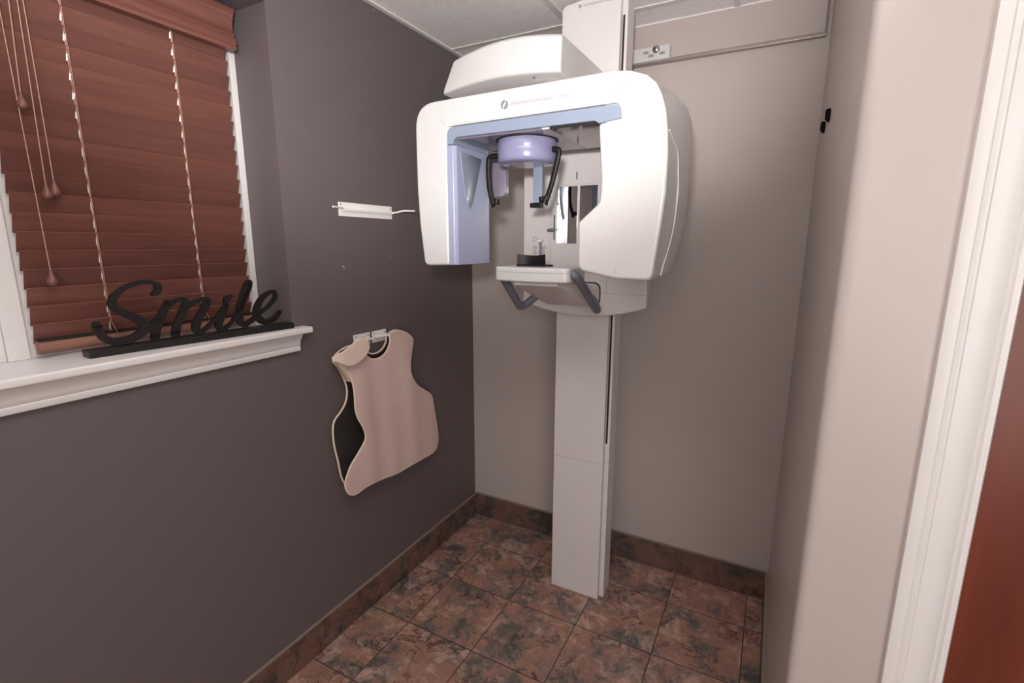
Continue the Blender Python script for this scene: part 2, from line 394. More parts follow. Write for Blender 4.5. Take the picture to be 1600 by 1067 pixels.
def blind(label, y0, y1, ladders, cords, visible_parts=True):
    rt = root('window_blind', label, 'blind'); rt.location = (0, 0, 0)
    X = -.143
    def slats(b):
        n = 20; pitch = .0436; tilt = R(70); w = .050; th = .0032; tone = b.faces.layers.float.new('tone')
        ca, sa = math.cos(tilt), math.sin(tilt)
        for i in range(n):
            zc = 1.3165 + i*pitch; tn = random.random(); b.faces.ensure_lookup_table(); nf = len(b.faces)
            e = random.uniform(-.0009, .0009)
            def seg(ya, yb, u0, u1):
                pts = []
                for u, t in ((u0, -th/2), (u1, -th/2), (u1, th/2), (u0, th/2)):
                    pts.append((X + u*ca - t*sa, zc + u*sa + t*ca))
                n0 = len(b.verts)
                prism(b, pts, 'y', ya, yb)
            hw = .0028; hh = .0075
            ys = [y0] + [v for l in ladders for v in (l-hw, l+hw)] + [y1]
            for k in range(0, len(ys), 2): seg(ys[k]+e, ys[k+1], -w/2, w/2)
            for l in ladders:
                seg(l-hw, l+hw, -w/2, -hh); seg(l-hw, l+hw, hh, w/2)
            b.faces.ensure_lookup_table()
            for q in range(nf, len(b.faces)): b.faces[q][tone] = -1.8 if (q-nf) % 6 == 3 else tn   # top edges paler: caught light painted into the tone
    mk('slats', slats, 'blind', rt, smooth=False)
    mk('bottom_rail', lambda b: prism(b, fillet([(-.146, 1.2675, .002), (-.134, 1.2675, .003), (-.119, 1.278, .003), (-.123, 1.292, .003), (-.134, 1.300, .002), (-.146, 1.300, .002)]), 'y', y0, y1+.002), 'slat_edge', rt)
    mk('rail_gap_shade', lambda b: box(b, -.158, -.1285, y0+.002, y1, 1.2985, 1.3045), 'dark_gap', rt)  # dark strip standing in for the shadow between last slat and rail
    mk('head_rail', lambda b: box(b, -.160, -.132, y0, y1, 2.178, 2.222), 'dark_gap', rt)
    prof = [(-.128, 2.222), (-.100, 2.222), (-.098, 2.214), (-.106, 2.203), (-.103, 2.199), (-.108, 2.194), (-.113, 2.180), (-.113, 2.166), (-.108, 2.156), (-.105, 2.153), (-.109, 2.149), (-.106, 2.143), (-.101, 2.136), (-.100, 2.126), (-.104, 2.121), (-.101, 2.117), (-.104, 2.108), (-.128, 2.108)]
    vl = mk('valance', lambda b: prism(b, prof, 'y', y0-.004, y1+.014), 'blind', rt)
    # carved rope bead along the top of the valance
    def rope(b):
        y = y0
        while y < y1+.008:
            tube(b, [(-.1045, y, 2.1990), (-.1015, y+.004, 2.2040)], .0016, 6); y += .0075
    mk('carved_bead', rope, 'slat_edge', vl)
    for l in ladders:
        def ladder(b):
            tube(b, [(-.1345, l, 2.14), (-.1335, l+.0006, 1.9), (-.1345, l, 1.6), (-.134, l+.0008, 1.33), (-.126, l+.012, 1.285)], .00085, 6)
            tube(b, [(-.1345, l-.002, 2.14), (-.134, l-.0025, 1.9), (-.134, l-.002, 1.6), (-.134, l-.003, 1.34)], .0006, 6)
        mk('ladder_cord', ladder, 'cord', rt)
        def loops(b):
            P = []
            for i in range(20):
                z = 1.3165 + i*.0436
                P += [(-.1375, l-.0010, z-.014), (-.1345, l-.0032, z-.007), (-.1345, l-.0034, z+.004), (-.1375, l-.0010, z+.012)]
            tube(b, P, .0010, 6)
        mk('rung_cord', loops, 'cream_loop', rt)
    for (yt, zt, yb, zb) in cords:
        c = mk('pull_cord', lambda b: tube(b, [(-.112, yt, 2.12), (-.112, (yt+yb)/2, (2.12+zb)/2), (-.112, yb, zb+.012)], .0011, 6), 'cord', rt)
        mk('tassel', lambda b: lathe(b, [(.0006, .017), (.0028, .015), (.0038, .009), (.0058, .003), (.0088, -.004), (.0105, -.010), (.0100, -.015), (.0075, -.019), (.0035, -.0212), (.0005, -.0218)], (-.112, yb, zb), 20), 'blind', c)
    return rt
blind('red-brown wooden blind closed in the window above the black sign', -1.719, -1.163, (-1.565, -1.3185),
      [(-1.664, 2.05, -1.675, 1.845), (-1.686, 2.0, -1.678, 1.452), (-1.651, 2.05, -1.659, 1.652), (-1.642, 2.05, -1.643, 1.660)])
blind('red-brown wooden blind in the next window, left of the white mullion', -2.17, -1.90, (-2.03,), [])

# ------------------------------------------------------------------ black SMILE script sign on the sill
P0 = Vector((-.055, -1.666)); P1 = Vector((-.005, -1.125)); T = (P1-P0).normalized(); NRM = Vector((T.y, -T.x))
sign = root('word_sign', 'black script sign reading Smile standing on the white window sill', 'sign')
sign.location = (P0.x, P0.y, 1.2572); sign.rotation_euler = (0, 0, math.atan2(T.y, T.x))
LEN = (P1-P0).length
boxo('sign_base', (.006, LEN+.004, -.024, .022, 0, .0185), 'black_paint', sign, bevel=.0015)
STROKES = [
 [(0.1639,1.3987,0.0107),(0.1751,1.4066,0.0172),(0.1788,1.4205,0.0161),(0.1628,1.4303,0.0110),(0.137,1.4311,0.0115),(0.1063,1.4218,0.0132),(0.0828,1.4029,0.0173),(0.0738,1.3838,0.0202),(0.0853,1.3644,0.0218),(0.1108,1.3474,0.0223),(0.1309,1.3298,0.0246),(0.1359,1.3123,0.0253),(0.12,1.2973,0.0226),(0.0937,1.2872,0.0205),(0.0663,1.2879,0.0205),(0.0474,1.3,0.0197),(0.0384,1.3195,0.0195),(0.0369,1.3341,0.0205)],
 [(0.12,1.2943,0.0121),(0.1447,1.3099,0.0142),(0.1679,1.3359,0.0134)],
 [(0.1966,1.375,0.0164),(0.181,1.3461,0.0215),(0.1635,1.3131,0.0221),(0.1557,1.2849,0.0221)],
 [(0.1789,1.3424,0.0097),(0.2104,1.3736,0.0098),(0.2342,1.3782,0.016),(0.2402,1.3676,0.0193),(0.2302,1.3444,0.0206),(0.2141,1.3142,0.0213),(0.2055,1.2872,0.0228)],
 [(0.224,1.3371,0.0088),(0.2567,1.3659,0.0101),(0.2822,1.3738,0.014),(0.2974,1.3711,0.0182),(0.2895,1.3524,0.0197),(0.271,1.3254,0.0216),(0.2589,1.2999,0.0228),(0.2617,1.2857,0.0177),(0.278,1.2857,0.0124),(0.3041,1.3065,0.0105),(0.3358,1.3368,0.0106)],
 [(0.3477,1.3506,0.018),(0.3299,1.3204,0.022),(0.3208,1.2946,0.0224),(0.3304,1.2813,0.0161),(0.3518,1.2925,0.0108),(0.3809,1.3231,0.0109)],
 [(0.3468,1.3584,0.0085),(0.3527,1.3703,0.0204),(0.363,1.3759,0.0129),(0.3692,1.3765,0.0043)],
 [(0.3714,1.3154,0.0109),(0.3973,1.3544,0.0114),(0.4214,1.3944,0.0133),(0.4258,1.4153,0.0151),(0.415,1.4058,0.0185),(0.3984,1.3653,0.0227),(0.3856,1.3269,0.0243),(0.3846,1.298,0.0235),(0.399,1.2871,0.0178),(0.423,1.3001,0.0126),(0.4505,1.3196,0.0109)],
 [(0.4454,1.3156,0.0118),(0.4807,1.3371,0.012),(0.5042,1.3628,0.013),(0.4994,1.3794,0.013),(0.4799,1.3773,0.0138),(0.4568,1.3592,0.0181),(0.4399,1.3299,0.0224),(0.4415,1.3031,0.0233),(0.4634,1.2864,0.0201),(0.4935,1.2946,0.0187),(0.5127,1.3126,0.0132)]]
def ribbon(b, st, t=.0055, off=0.0):
    Q = cat(st, 6); L, Rr = [], []
    for i, p in enumerate(Q):
        d = Q[min(i+1, len(Q)-1)]-Q[max(i-1, 0)]; d = Vector((d.x, d.y)); d.normalize(); n = Vector((-d.y, d.x))*p.z*.46
        L.append(Vector((p.x, p.y))+n); Rr.append(Vector((p.x, p.y))-n)
    def quad(poly):
        A = [b.verts.new((p.x, -t+off, p.y-1.2572)) for p in poly]; B = [b.verts.new((p.x, t+off, p.y-1.2572)) for p in poly]
        b.faces.new(A); b.faces.new(B[::-1])
        for i in range(len(poly)): b.faces.new((A[i], B[i], B[(i+1) % len(poly)], A[(i+1) % len(poly)]))
    for i in range(len(Q)-1): quad([L[i], L[i+1], Rr[i+1], Rr[i]])
    for i in (0, len(Q)-1):
        c = Vector((Q[i].x, Q[i].y)); r = Q[i].z*.46
        quad([c+Vector((math.cos(k*math.pi/8), math.sin(k*math.pi/8)))*r for k in range(16)])
def letter(name, idx):
    bm = bmesh.new()
    for i in idx: ribbon(bm, STROKES[i], off=.0002*i)
    return obj('letter', bm, 'black_paint', sign, smooth=False)
for ids in ((0, 1), (2, 3, 4), (5, 6), (7,), (8,)): letter('l', ids)

# ------------------------------------------------------------------ wall hangers
def hanger(label, y0, y1, z0, z1, rods, foot=True):
    rt = root('wall_hanger', label, 'hanger')
    def plate(b): box(b, 0, .004, y0, y1, z0, z1)
    mk('back_plate', plate, 'hanger', rt, bevel=.0012)
    def lip(b): prism(b, [(.004, (z0+z1)/2+.004), (.016, (z0+z1)/2-.002), (.016, (z0+z1)/2-.006), (.004, (z0+z1)/2-.002)], 'y', y0+.012, y1-.004)
    mk('bar', lip, 'hanger', rt, bevel=.0008)
    for pts in rods: mk('rod', lambda b: tube(b, cat(pts, 5), .0034, 8), 'hanger', rt)
    for y, z in ((y0+.01, z1-.008), (y1-.01, z1-.01)):
        mk('screw', lambda b: lathe(b, [(.003, 0), (.0025, .0015), (.0005, .002)], (.004, y, z), 10, 'x'), 'metal', rt)
    return rt
hanger('long white metal wall hanger with arms sticking out at both ends, above the lead apron', -.886, -.606, 1.630, 1.680,
       [[(.010, -.870, 1.658), (.020, -.890, 1.658), (.030, -.915, 1.658), (.036, -.942, 1.658)],
        [(.010, -.615, 1.655), (.020, -.600, 1.657), (.040, -.580, 1.664), (.070, -.568, 1.664), (.090, -.566, 1.663)]])
hanger('white hanger plate behind the apron collar, nearer the window', -.853, -.766, 1.141, 1.187, [[(.008, -.84, 1.166), (.03, -.82, 1.166), (.035, -.78, 1.166)]])
hanger('white hanger plate behind the apron collar, nearer the room corner', -.754, -.674, 1.140, 1.186, [[(.008, -.75, 1.166), (.03, -.74, 1.168), (.045, -.70, 1.168)]])

# ------------------------------------------------------------------ lead apron
FRONT = [(-0.7123,1.1745),(-0.668,1.1819),(-0.6151,1.1631),(-0.5816,1.1390),(-0.5763,1.1192),(-0.5961,1.0639),(-0.609,1.0159),(-0.6015,0.9717),(-0.5655,0.9237),(-0.5069,0.8817),(-0.4592,0.8459),(-0.4441,0.7951),(-0.4307,0.7344),(-0.4155,0.6719),(-0.4091,0.6114),(-0.4276,0.5743),(-0.4804,0.5629),(-0.5923,0.5685),(-0.6706,0.5649),(-0.7668,0.5759),(-0.8659,0.5908),(-0.9287,0.5831),(-0.9581,0.589),(-0.9808,0.6078),(-0.9923,0.6406),(-0.9852,0.6686),(-0.9631,0.7057),(-0.9264,0.7377),(-0.8936,0.7724),(-0.8813,0.7996),(-0.8932,0.8429),(-0.913,0.8804),(-0.924,0.9144),(-0.9257,0.9527),(-0.9255,0.99),(-0.93,1.0283),(-0.9472,1.0691),(-0.9805,1.1053),(-0.9731,1.1391),(-0.9019,1.165),(-0.8619,1.1542),(-0.8593,1.1239),(-0.8281,1.095),(-0.7867,1.0864),(-0.7477,1.0981),(-0.7238,1.1212),(-0.7105,1.1505)]
BACK = [(-0.6819,1.1662),(-0.6226,1.1715),(-0.60,1.1174),(-0.62,0.9855),(-0.52,0.8343),(-0.45,0.6545),(-0.6224,0.5912),(-0.88,0.616),(-0.945,0.624),(-0.9590,0.632),(-0.9711,0.6686),(-0.9803,0.7273),(-0.993,0.7938),(-0.9949,0.855),(-0.9847,0.8891),(-0.9501,0.9158),(-0.924,0.9459),(-0.9137,0.9886),(-0.9258,1.0368),(-0.9494,1.0865),(-0.9709,1.12),(-0.9118,1.1483),(-0.829,1.148),(-0.8106,1.1217),(-0.7859,1.1014),(-0.7485,1.0979),(-0.7142,1.1114),(-0.6932,1.1358)]
def fx(y, z):
    hang = max(0, min(1, (1.16-z)/.2))
    f = .007*math.sin((y+.62)*19+1.2+(z-.9)*2.0)*hang*(.3+.7*min(1, max(0, (z-.55)/.5)))
    f += .0022*math.sin((y+.7)*47+z*4)*hang
    return .056 + f + .006*math.sin((z-.6)*5)
def bx_(y, z): return .016 + .003*math.sin(y*18+z*7)
def cloth(outline, f, th):
    bm = bmesh.new(); pts = cat([(a, b_, 0) for a, b_ in outline], 3, closed=True)
    vs = [bm.verts.new((0, p.x, p.y)) for p in pts]; bm.faces.new(vs)
    for a in range(-105, -38, 2):
        bmesh.ops.bisect_plane(bm, geom=bm.verts[:]+bm.edges[:]+bm.faces[:], plane_co=(0, a/100, 0), plane_no=(0, 1, 0))
    for a in range(54, 122, 3):
        bmesh.ops.bisect_plane(bm, geom=bm.verts[:]+bm.edges[:]+bm.faces[:], plane_co=(0, 0, a/100), plane_no=(0, 0, 1))
    for v in bm.verts: v.co.x = f(v.co.y, v.co.z)
    r = bmesh.ops.solidify(bm, geom=bm.faces[:], thickness=th)
    return bm, [(f(p.x, p.y), p.x, p.y) for p in pts]
ap = root('lead_apron', 'dusty mauve lead apron with beige binding hanging on the dark wall', 'apron')
bm, edge = cloth(FRONT, fx, .004); fp = obj('front_panel', bm, 'apron', ap)
mk('front_binding', lambda b: tube(b, edge, .0052, 8, closed=True, flat=.75, flatax=(1, 0, 0)), 'piping', fp)
bm, edge = cloth(BACK, bx_, .004); bp_ = obj('back_panel', bm, 'apron_in', ap, label='black inner lining of the apron back')
mk('back_binding', lambda b: tube(b, edge, .0055, 8, closed=True, flat=.7, flatax=(1, 0, 0)), 'piping', bp_)
FLAP = [(-1.0219,1.1381),(-0.9631,1.1599),(-0.9099,1.1895),(-0.8861,1.1891),(-0.8699,1.1718),(-0.8667,1.1491),(-0.8864,1.1235),(-0.9165,1.1077),(-0.9452,1.1008),(-0.9676,1.1057),(-0.9932,1.1203)]
ff = lambda y, z: .079+.012*max(0, (y+1.02)/.15) - 5*(max(0, -.97-y))**2
bm, edge = cloth([(max(a, -1.018), b_) for a, b_ in FLAP], ff, .004); fl = obj('shoulder_flap', bm, 'apron_flap', ap, label='pale shoulder flap folded over the collar')
mk('flap_binding', lambda b: tube(b, edge, .0045, 8, closed=True, flat=.8, flatax=(1, 0, 0)), 'piping', fl)
# shoulder fold joining back and front on the near side
def fold(b):
    a = cat([(.016, -.968, 1.118), (.045, -.985, 1.125), (.070, -.975, 1.122)], 4); c = cat([(.016, -.915, 1.02), (.040, -.928, 1.03), (.058, -.93, 1.03)], 4)
    for i in range(len(a)-1):
        v = [b.verts.new(p) for p in (a[i], a[i+1], c[i+1], c[i])]; b.faces.new(v)
    bmesh.ops.remove_doubles(b, verts=b.verts, dist=1e-5); bmesh.ops.solidify(b, geom=b.faces[:], thickness=.003)
mk('shoulder_strap', fold, 'piping', ap)
mk('stitching', lambda b: tube(b, [(.0855, -.905, 1.163), (.086, -.898, 1.150), (.0865, -.892, 1.146)], .0012, 6), 'print', fl)
# far shoulder roll between front and back
mk('shoulder_roll', lambda b: loft(b, [[(.056+.0*k, -.705, 1.176), (.016, -.69, 1.170), (.016, -.69, 1.164), (.056, -.705, 1.168)] for k in (0,)] + [[(.058, -.66, 1.184), (.018, -.64, 1.180), (.018, -.64, 1.172), (.058, -.66, 1.176)], [(.056, -.60, 1.162), (.016, -.60, 1.158), (.016, -.60, 1.150), (.056, -.60, 1.154)]]), 'apron_flap', ap)

# ------------------------------------------------------------------ the panoramic X-ray machine
mc = root('dental_xray_machine', 'tall white panoramic dental x-ray machine standing in the corner', 'x-ray machine')
# --- column
colm = boxo('column', (.622, .870, -.326, -.240, 0, 2.372), 'column', mc, bevel=.003)
mk('column_front_cover', lambda b: prism(b, fillet([(.632, 0), (.852, 0), (.852, 2.385), (.72, 2.392), (.645, 2.383, .02), (.632, 2.372, .01)]), 'y', -.352, -.3265), 'column', colm, bevel=.003)
boxo('cable_slot', (.8535, .8605, -.3275, -.322, .72, 2.323), 'dark_gap', colm)
boxo('cover_seam', (.6315, .8525, -.3524, -.3515, .6345, .6355), 'seam', colm)
boxo('cover_seam', (.8530, .8704, -.3265, -.240, .6345, .6355), 'seam', colm)
text_mesh('lettering', 'ORTHOPANTOMOGRAPH', .012, 'print_soft', colm, (.712, -.3525, 2.367))
def mark(b, cx, cz, r, y):
    L_ = [(math.cos(R(a))*r*.86+cx, math.sin(R(a))*r+cz) for a in range(68, 248, 12)]
    inner = [(cx-.30*r, cz-.55*r), (cx-.42*r, cz-.1*r), (cx-.02*r, cz+.35*r)]
    prism(b, L_+inner, 'y', y, y+.0006)
    L2 = [(math.cos(R(a))*r*.86+cx, math.sin(R(a))*r+cz) for a in range(248, 428, 12)]
    inner2 = [(cx+.38*r, cz+.62*r), (cx+.44*r, cz+.15*r), (cx+.05*r, cz-.35*r)]
    prism(b, [(x+.12*r, z) for x, z in L2]+inner2, 'y', y, y+.0006)
mk('emblem', lambda b: mark(b, .700, 2.371, .006, -.3528), 'print', colm)
boxo('wall_mount', (.665, .785, -.2395, -.021, 2.02, 2.372), 'white2', mc, bevel=.003)

# --- carriage: wide flat plate with mirror, its bottom edge bowed
def arc_bottom(x0, x1, zt, zb, drop, n=24):
    return [(x0+(x1-x0)*k/n, zb-drop*(1-(2*k/n-1)**2)) for k in range(n+1)]
car = mk('carriage', lambda b: prism(b, [(.511, 1.98)] + arc_bottom(.511, 1.008, 0, 1.303, .043) + [(1.008, 1.98)], 'y', -.420, -.372), 'white2', mc, bevel=.006, angle=50)
mk('carriage_body', lambda b: prism(b, fillet([(.54, -.372), (.60, -.355), (.618, -.24), (.876, -.24), (.94, -.355), (.985, -.372)]), 'z', 1.31, 1.98), 'white2', car)
def seams(b):
    box(b, .512, 1.007, -.4206, -.4195, 1.3515, 1.3525); box(b, .6285, .6293, -.4206, -.4195, 1.353, 1.866)
    box(b, .858, .859, -.4206, -.4195, 1.353, 1.44); box(b, .56, 1.0, -.4206, -.4195, 1.866, 1.8675)
mk('panel_seams', seams, 'seam', car)
boxo('mirror', (.655, .738, -.4235, -.4195, 1.534, 1.743), 'mirror', car, bevel=.001, label='narrow upright patient mirror')
boxo('mirror', (.746, .815, -.4235, -.4195, 1.534, 1.743), 'mirror', car, bevel=.001, label='narrow upright patient mirror')
boxo('upper_plate', (.632, .985, -.4225, -.4195, 1.750, 1.862), 'white2', car, bevel=.001)
mk('keyhole', lambda b: prism(b, fillet([(.7305, 1.766, .002), (.7345, 1.766, .002), (.7345, 1.793, .002), (.7305, 1.793, .002)]), 'y', -.4232, -.4222), 'black', car)
mk('polished_plate', lambda b: prism(b, [(.64, 1.955), (.79, 1.870), (.985, 1.870), (.985, 1.975), (.64, 1.975)], 'y', -.4232, -.4195), 'smoke', car, label='polished grey plate above the mirror')
boxo('slider_slot', (.6425, .6465, -.4208, -.4195, 1.548, 1.641), 'black', car)
mk('slider_knob', lambda b: tube(b, [(.621, -.428, 1.584), (.636, -.434, 1.585), (.653, -.430, 1.586)], [.005, .0065, .0055], 10), 'grey_handle', car, bevel=0)
def ring(b, cx, cz, r, k=.2, y=-.421):
    n = 24
    A = [(cx+r*math.cos(2*math.pi*i/n), cz+r*math.sin(2*math.pi*i/n)) for i in range(n)]
    tube(b, [(p[0], y, p[1]) for p in A], .0008, 6, closed=True)
for cz, r in ((1.550, .0085), (1.518, .0075), (1.498, .0075)):
    def btn(b, cz=cz, r=r):
        ring(b, .5635, cz, r)
        if r < .008: lathe(b, [(.0025, .0), (.0022, -.0012), (.0003, -.0013)], (.5635, -.420, cz), 10, 'y')
    mk('button', btn, 'grey_handle', car)

# --- pivot mount and chin shelf
def rrect(x0, x1, z0, z1, r, y, n=6):
    return [(p[0], y, p[1]) for p in fillet([(x0, z0, r), (x1, z0, r), (x1, z1, r), (x0, z1, r)], n)]
mk('pivot_gap', lambda b: prism(b, fillet([(.613, 1.300, .03), (.838, 1.302, .03), (.838, 1.392, .03), (.613, 1.392, .03)]), 'y', -.4215, -.4195), 'dark_gap', car)
shelf = mk('chin_shelf', lambda b: prism(b, fillet([(.581, -.770, .02), (.72, -.800, .3), (.850, -.778, .025), (.852, -.62, .03), (.579, -.62, .03)]), 'z', 1.4115, 1.4590), 'white', mc, bevel=.007)
mk('tray_seam', lambda b: tube(b, [(x, y, 1.4425) for x, y in fillet([(.5808, -.7702, .02), (.72, -.8002, .3), (.8502, -.7782, .025), (.8522, -.6198, .03), (.5788, -.6198, .03)])], .0006, 6, closed=True), 'seam', shelf)
mk('support_arm', lambda b: loft(b, [rrect(.617, .834, 1.304, 1.388, .028, -.422), rrect(.622, .830, 1.306, 1.390, .028, -.47), rrect(.628, .822, 1.335, 1.408, .022, -.56), rrect(.628, .815, 1.372, 1.4125, .015, -.66), rrect(.64, .80, 1.398, 1.4125, .006, -.745)]), 'white2', shelf, label='grey-white support arm under the tray')
for lab, pts in (('slate grey loop handle left of the chin tray', [(.604, -.745, 1.422), (.588, -.715, 1.412), (.580, -.677, 1.392), (.579, -.60, 1.323), (.580, -.576, 1.304), (.590, -.556, 1.308), (.62, -.53, 1.338), (.655, -.515, 1.362)]),
                 ('slate grey loop handle right of the chin tray', [(.852, -.752, 1.440), (.862, -.750, 1.432), (.868, -.700, 1.398), (.869, -.575, 1.318), (.868, -.552, 1.306), (.862, -.535, 1.310), (.838, -.51, 1.335), (.812, -.50, 1.350)])):
    mk('grip_handle', lambda b: tube(b, cat(pts, 5), .0145, 16), 'grey_handle', mc, label=lab)

# --- chin cup and bite rod
def cup(b):
    n = 16; th = .004; ring_o = []; 
    for k in range(n+1):
        t = -1+2*k/n
        ring_o.append((.682+t*.052, -.700 + .018*(1-t*t), 1.4990-.005*(1-t*t)))
    loft(b, [[(x, y, 1.459), (x, y+th, 1.459), (x, y+th, z), (x, y, z)] for x, y, z in ring_o])
    box(b, .633, .737, -.712, -.672, 1.459, 1.464); box(b, .737, .757, -.695, -.685, 1.459, 1.465)
mk('chin_cup', cup, 'black', mc, bevel=.001, label='black curved chin cup')
br = mk('bite_rod', lambda b: box(b, .6955, .7035, -.668, -.660, 1.459, 1.540), 'grey_handle', mc, bevel=.001)
mk('rod_cap', lambda b: box(b, .688, .708, -.672, -.656, 1.5395, 1.5445), 'white', br, bevel=.001)

# --- overhead arm
def ohx(t, bulge, y):   # outline of the arm front, bowed forward in the middle
    return y - bulge*(1-(2*t-1)**2)
def overhead(b):
    N = 20; x0, x1 = .372, .797
    def top(t): return 2.119 + .030*math.sin(math.pi*min(1, t*.62+.0)*.96)
    ringsF = []
    # columns of the front face swept left to right; each ring is a (y,z) loop
    for k in range(N+1):
        t = k/N; x = x0+(x1-x0)*t
        xt = .415+(x1-.415)*t
        yf = ohx(t, .024, -.748)
        zt = 2.121 + .024*math.sin(math.pi*(.05+.75*t)); zb = 2.021 + .010*math.sin(math.pi*t) + .006*t
        yb = -.36
        s = [(x, yf, zb+.004), (x+(xt-x)*.15, yf-.001, zb+.016), (x+(xt-x)*.93, yf+.006, zt-.008), (xt, yf+.016, zt), (xt, yb, zt+.006), (x, yb, zb), (x, yf+.008, zb)]
        ringsF.append(s)
    loft(b, ringsF)
oa = mk('overhead_arm', overhead, 'white', mc, bevel=.005, angle=40)
for x, y in ((.43, -.715), (.707, -.742)):
    mk('arm_screw', lambda b: lathe(b, [(.005, 0), (.0045, -.0015), (.0005, -.0016)], (x, y, 2.0285), 12), 'grey_handle', oa)
mk('rotation_hub', lambda b: lathe(b, [(.085, 0), (.085, .065)], (.70, -.60, 1.958), 40), 'white2', oa)

# --- rotating C-arm unit
UY0, UY1 = -.900, -.690
outer = [(.391, 1.462, .022), (.376, 1.595), (.3705, 1.70), (.3705, 1.80), (.372, 1.956, .075), (1.00, 1.9605, .1), (1.047, 1.954), (1.087, 1.939), (1.111, 1.919), (1.126, 1.891), (1.138, 1.853), (1.145, 1.809), (1.1495, 1.750), (1.1495, 1.659), (1.143, 1.582), (1.126, 1.4375, .022), (1.029, 1.439), (.922, 1.4595, .028), (.9205, 1.590, .012), (.978, 1.640, .022), (.981, 1.70), (.969, 1.8375), (1.029, 1.8445), (1.025, 1.8825, .035), (.489, 1.8785, .032), (.4895, 1.465)]
ru = mk('rotating_unit', lambda b: prism(b, fillet(outer, 8), 'y', UY0, UY1), 'white', mc, bevel=.009, seg=4, angle=50)
# deeper tube-head shell behind the right arm
def tube_head(b):
    inner = [(.985, 1.957), (.985, 1.66), (.981, 1.642), (.926, 1.592), (.924, 1.480)]
    F = [(.945, 1.4585), (1.029, 1.4405), (1.122, 1.439), (1.129, 1.455), (1.137, 1.53), (1.1435, 1.582), (1.1500, 1.659), (1.1500, 1.75), (1.1455, 1.809), (1.1385, 1.853), (1.1265, 1.891), (1.1115, 1.919), (1.0875, 1.939), (1.047, 1.9545), (1.01, 1.959)]
    B = [(.945, 1.4605), (1.029, 1.4445), (1.119, 1.446), (1.127, 1.462), (1.141, 1.54), (1.1485, 1.60), (1.1540, 1.68), (1.1545, 1.80), (1.1525, 1.850), (1.1475, 1.895), (1.1365, 1.925), (1.1175, 1.945), (1.0905, 1.957), (1.050, 1.962), (1.01, 1.963)]
    lerp = lambda t, s_=1: [(a[0]+(c[0]-a[0])*t, a[1]+(c[1]-a[1])*t) for a, c in zip(F, B)]
    rings = []
    for y, t, sh in ((-.892, 0, .001), (-.86, .0, 0), (-.80, .35, 0), (-.72, .75, 0), (-.62, 1, 0), (-.56, 1, .002), (-.53, 1, .010), (-.515, 1, .024)):
        pts = inner + lerp(t); cx, cz = 1.04, 1.70
        rings.append([(cx+(x-cx)*(1-sh/.13), y, cz+(z-cz)*(1-sh/.26)) for x, z in pts])
    loft(b, rings)
mk('tube_head_cover', tube_head, 'white', ru)
mk('back_beam', lambda b: box(b, .50, .985, -.6895, -.575, 1.8475, 1.950), 'white', ru, bevel=.006)
# blue inner liner
mk('blue_band', lambda b: prism(b, fillet([(.4905, 1.828), (.4905, 1.8770, .031), (1.024, 1.8808, .034), (1.0275, 1.8455), (.969, 1.8385), (.958, 1.8465, .01), (.525, 1.8465, .01), (.5125, 1.8380, .01), (.5115, 1.828)]), 'y', UY0+.0025, UY1+.004), 'blue', ru, bevel=.002)
mk('blue_arm_liner', lambda b: prism(b, fillet([(.488, -.8965), (.509, -.8955, .006), (.517, -.885, .006), (.521, -.70, .012), (.505, -.676, .012), (.488, -.676)]), 'z', 1.466, 1.8265), 'liner', ru, bevel=.002, angle=45)
mk('underside', lambda b: prism(b, [(.514, -.885), (.800, -.885), (.700, -.60), (.514, -.60)], 'z', 1.842, 1.847), 'under', ru, bevel=.001)
mk('underside_plate', lambda b: prism(b, [(.801, -.885), (.824, -.885), (.824, -.575), (.701, -.575), (.701, -.60)], 'z', 1.842, 1.847), 'white2', ru, bevel=.001)
mk('polished_underside', lambda b: prism(b, [(.8245, -.885), (.966, -.885), (.966, -.575), (.8245, -.575)], 'z', 1.841, 1.847), 'smoke', ru, bevel=.001, label='polished reflective plate under the beam')
mk('recess_panel', lambda b: loft(b, [[(.5205, -.875, 1.812), (.5205, -.745, 1.805), (.5205, -.805, 1.66), (.5205, -.825, 1.64), (.5205, -.850, 1.68)], [(.5225, -.873, 1.810), (.5225, -.749, 1.803), (.5225, -.806, 1.663), (.5225, -.825, 1.643), (.5225, -.848, 1.68)]]), 'blue', ru)
mk('liner_hole', lambda b: lathe(b, [(.004, 0), (.004, .002)], (.520, -.866, 1.790), 14, 'x'), 'dark_gap', ru)
mk('rear_flap', lambda b: prism(b, fillet([(.50, 1.841), (.50, 1.692, .012), (.566, 1.692, .022), (.566, 1.841)]), 'y', -.664, -.640), 'under', ru, bevel=.003)
for P_, r_ in (([(1.003, -.9004, 1.8835), (1.018, -.9004, 1.908), (1.040, -.9004, 1.940), (1.047, -.897, 1.9535)], .0006),
               ([(.489, -.9004, 1.880), (.478, -.9004, 1.896), (.470, -.9004, 1.903)], .0005),
               ([(1.029, -.9003, 1.441), (1.029, -.9003, 1.47)], .0005)):
    mk('shell_seam', lambda b: tube(b, P_, r_, 6), 'seam', ru)
mk('white_piping', lambda b: tube(b, [(p[0], -.9002, p[1]) for p in fillet([(.488, 1.85), (.4885, 1.8795, .033), (1.0265, 1.8835, .036), (1.0305, 1.8455)])][0:], .0011, 6), 'white', ru)
mk('side_seam', lambda b: tube(b, cat([(1.1455, -.880, 1.808), (1.1475, -.85, 1.797), (1.1515, -.79, 1.770), (1.1530, -.765, 1.715), (1.1530, -.755, 1.66), (1.1470, -.765, 1.56), (1.1270, -.790, 1.447)], 6), .0022, 8), 'white', ru)
mk('emblem', lambda b: mark(b, .691, 1.9165, .0125, -.9008), 'print', ru)
text_mesh('lettering', 'ORTHOPANTOMOGRAPH', .0125, 'print_soft', ru, (.708, -.9008, 1.9115), sx=.93)
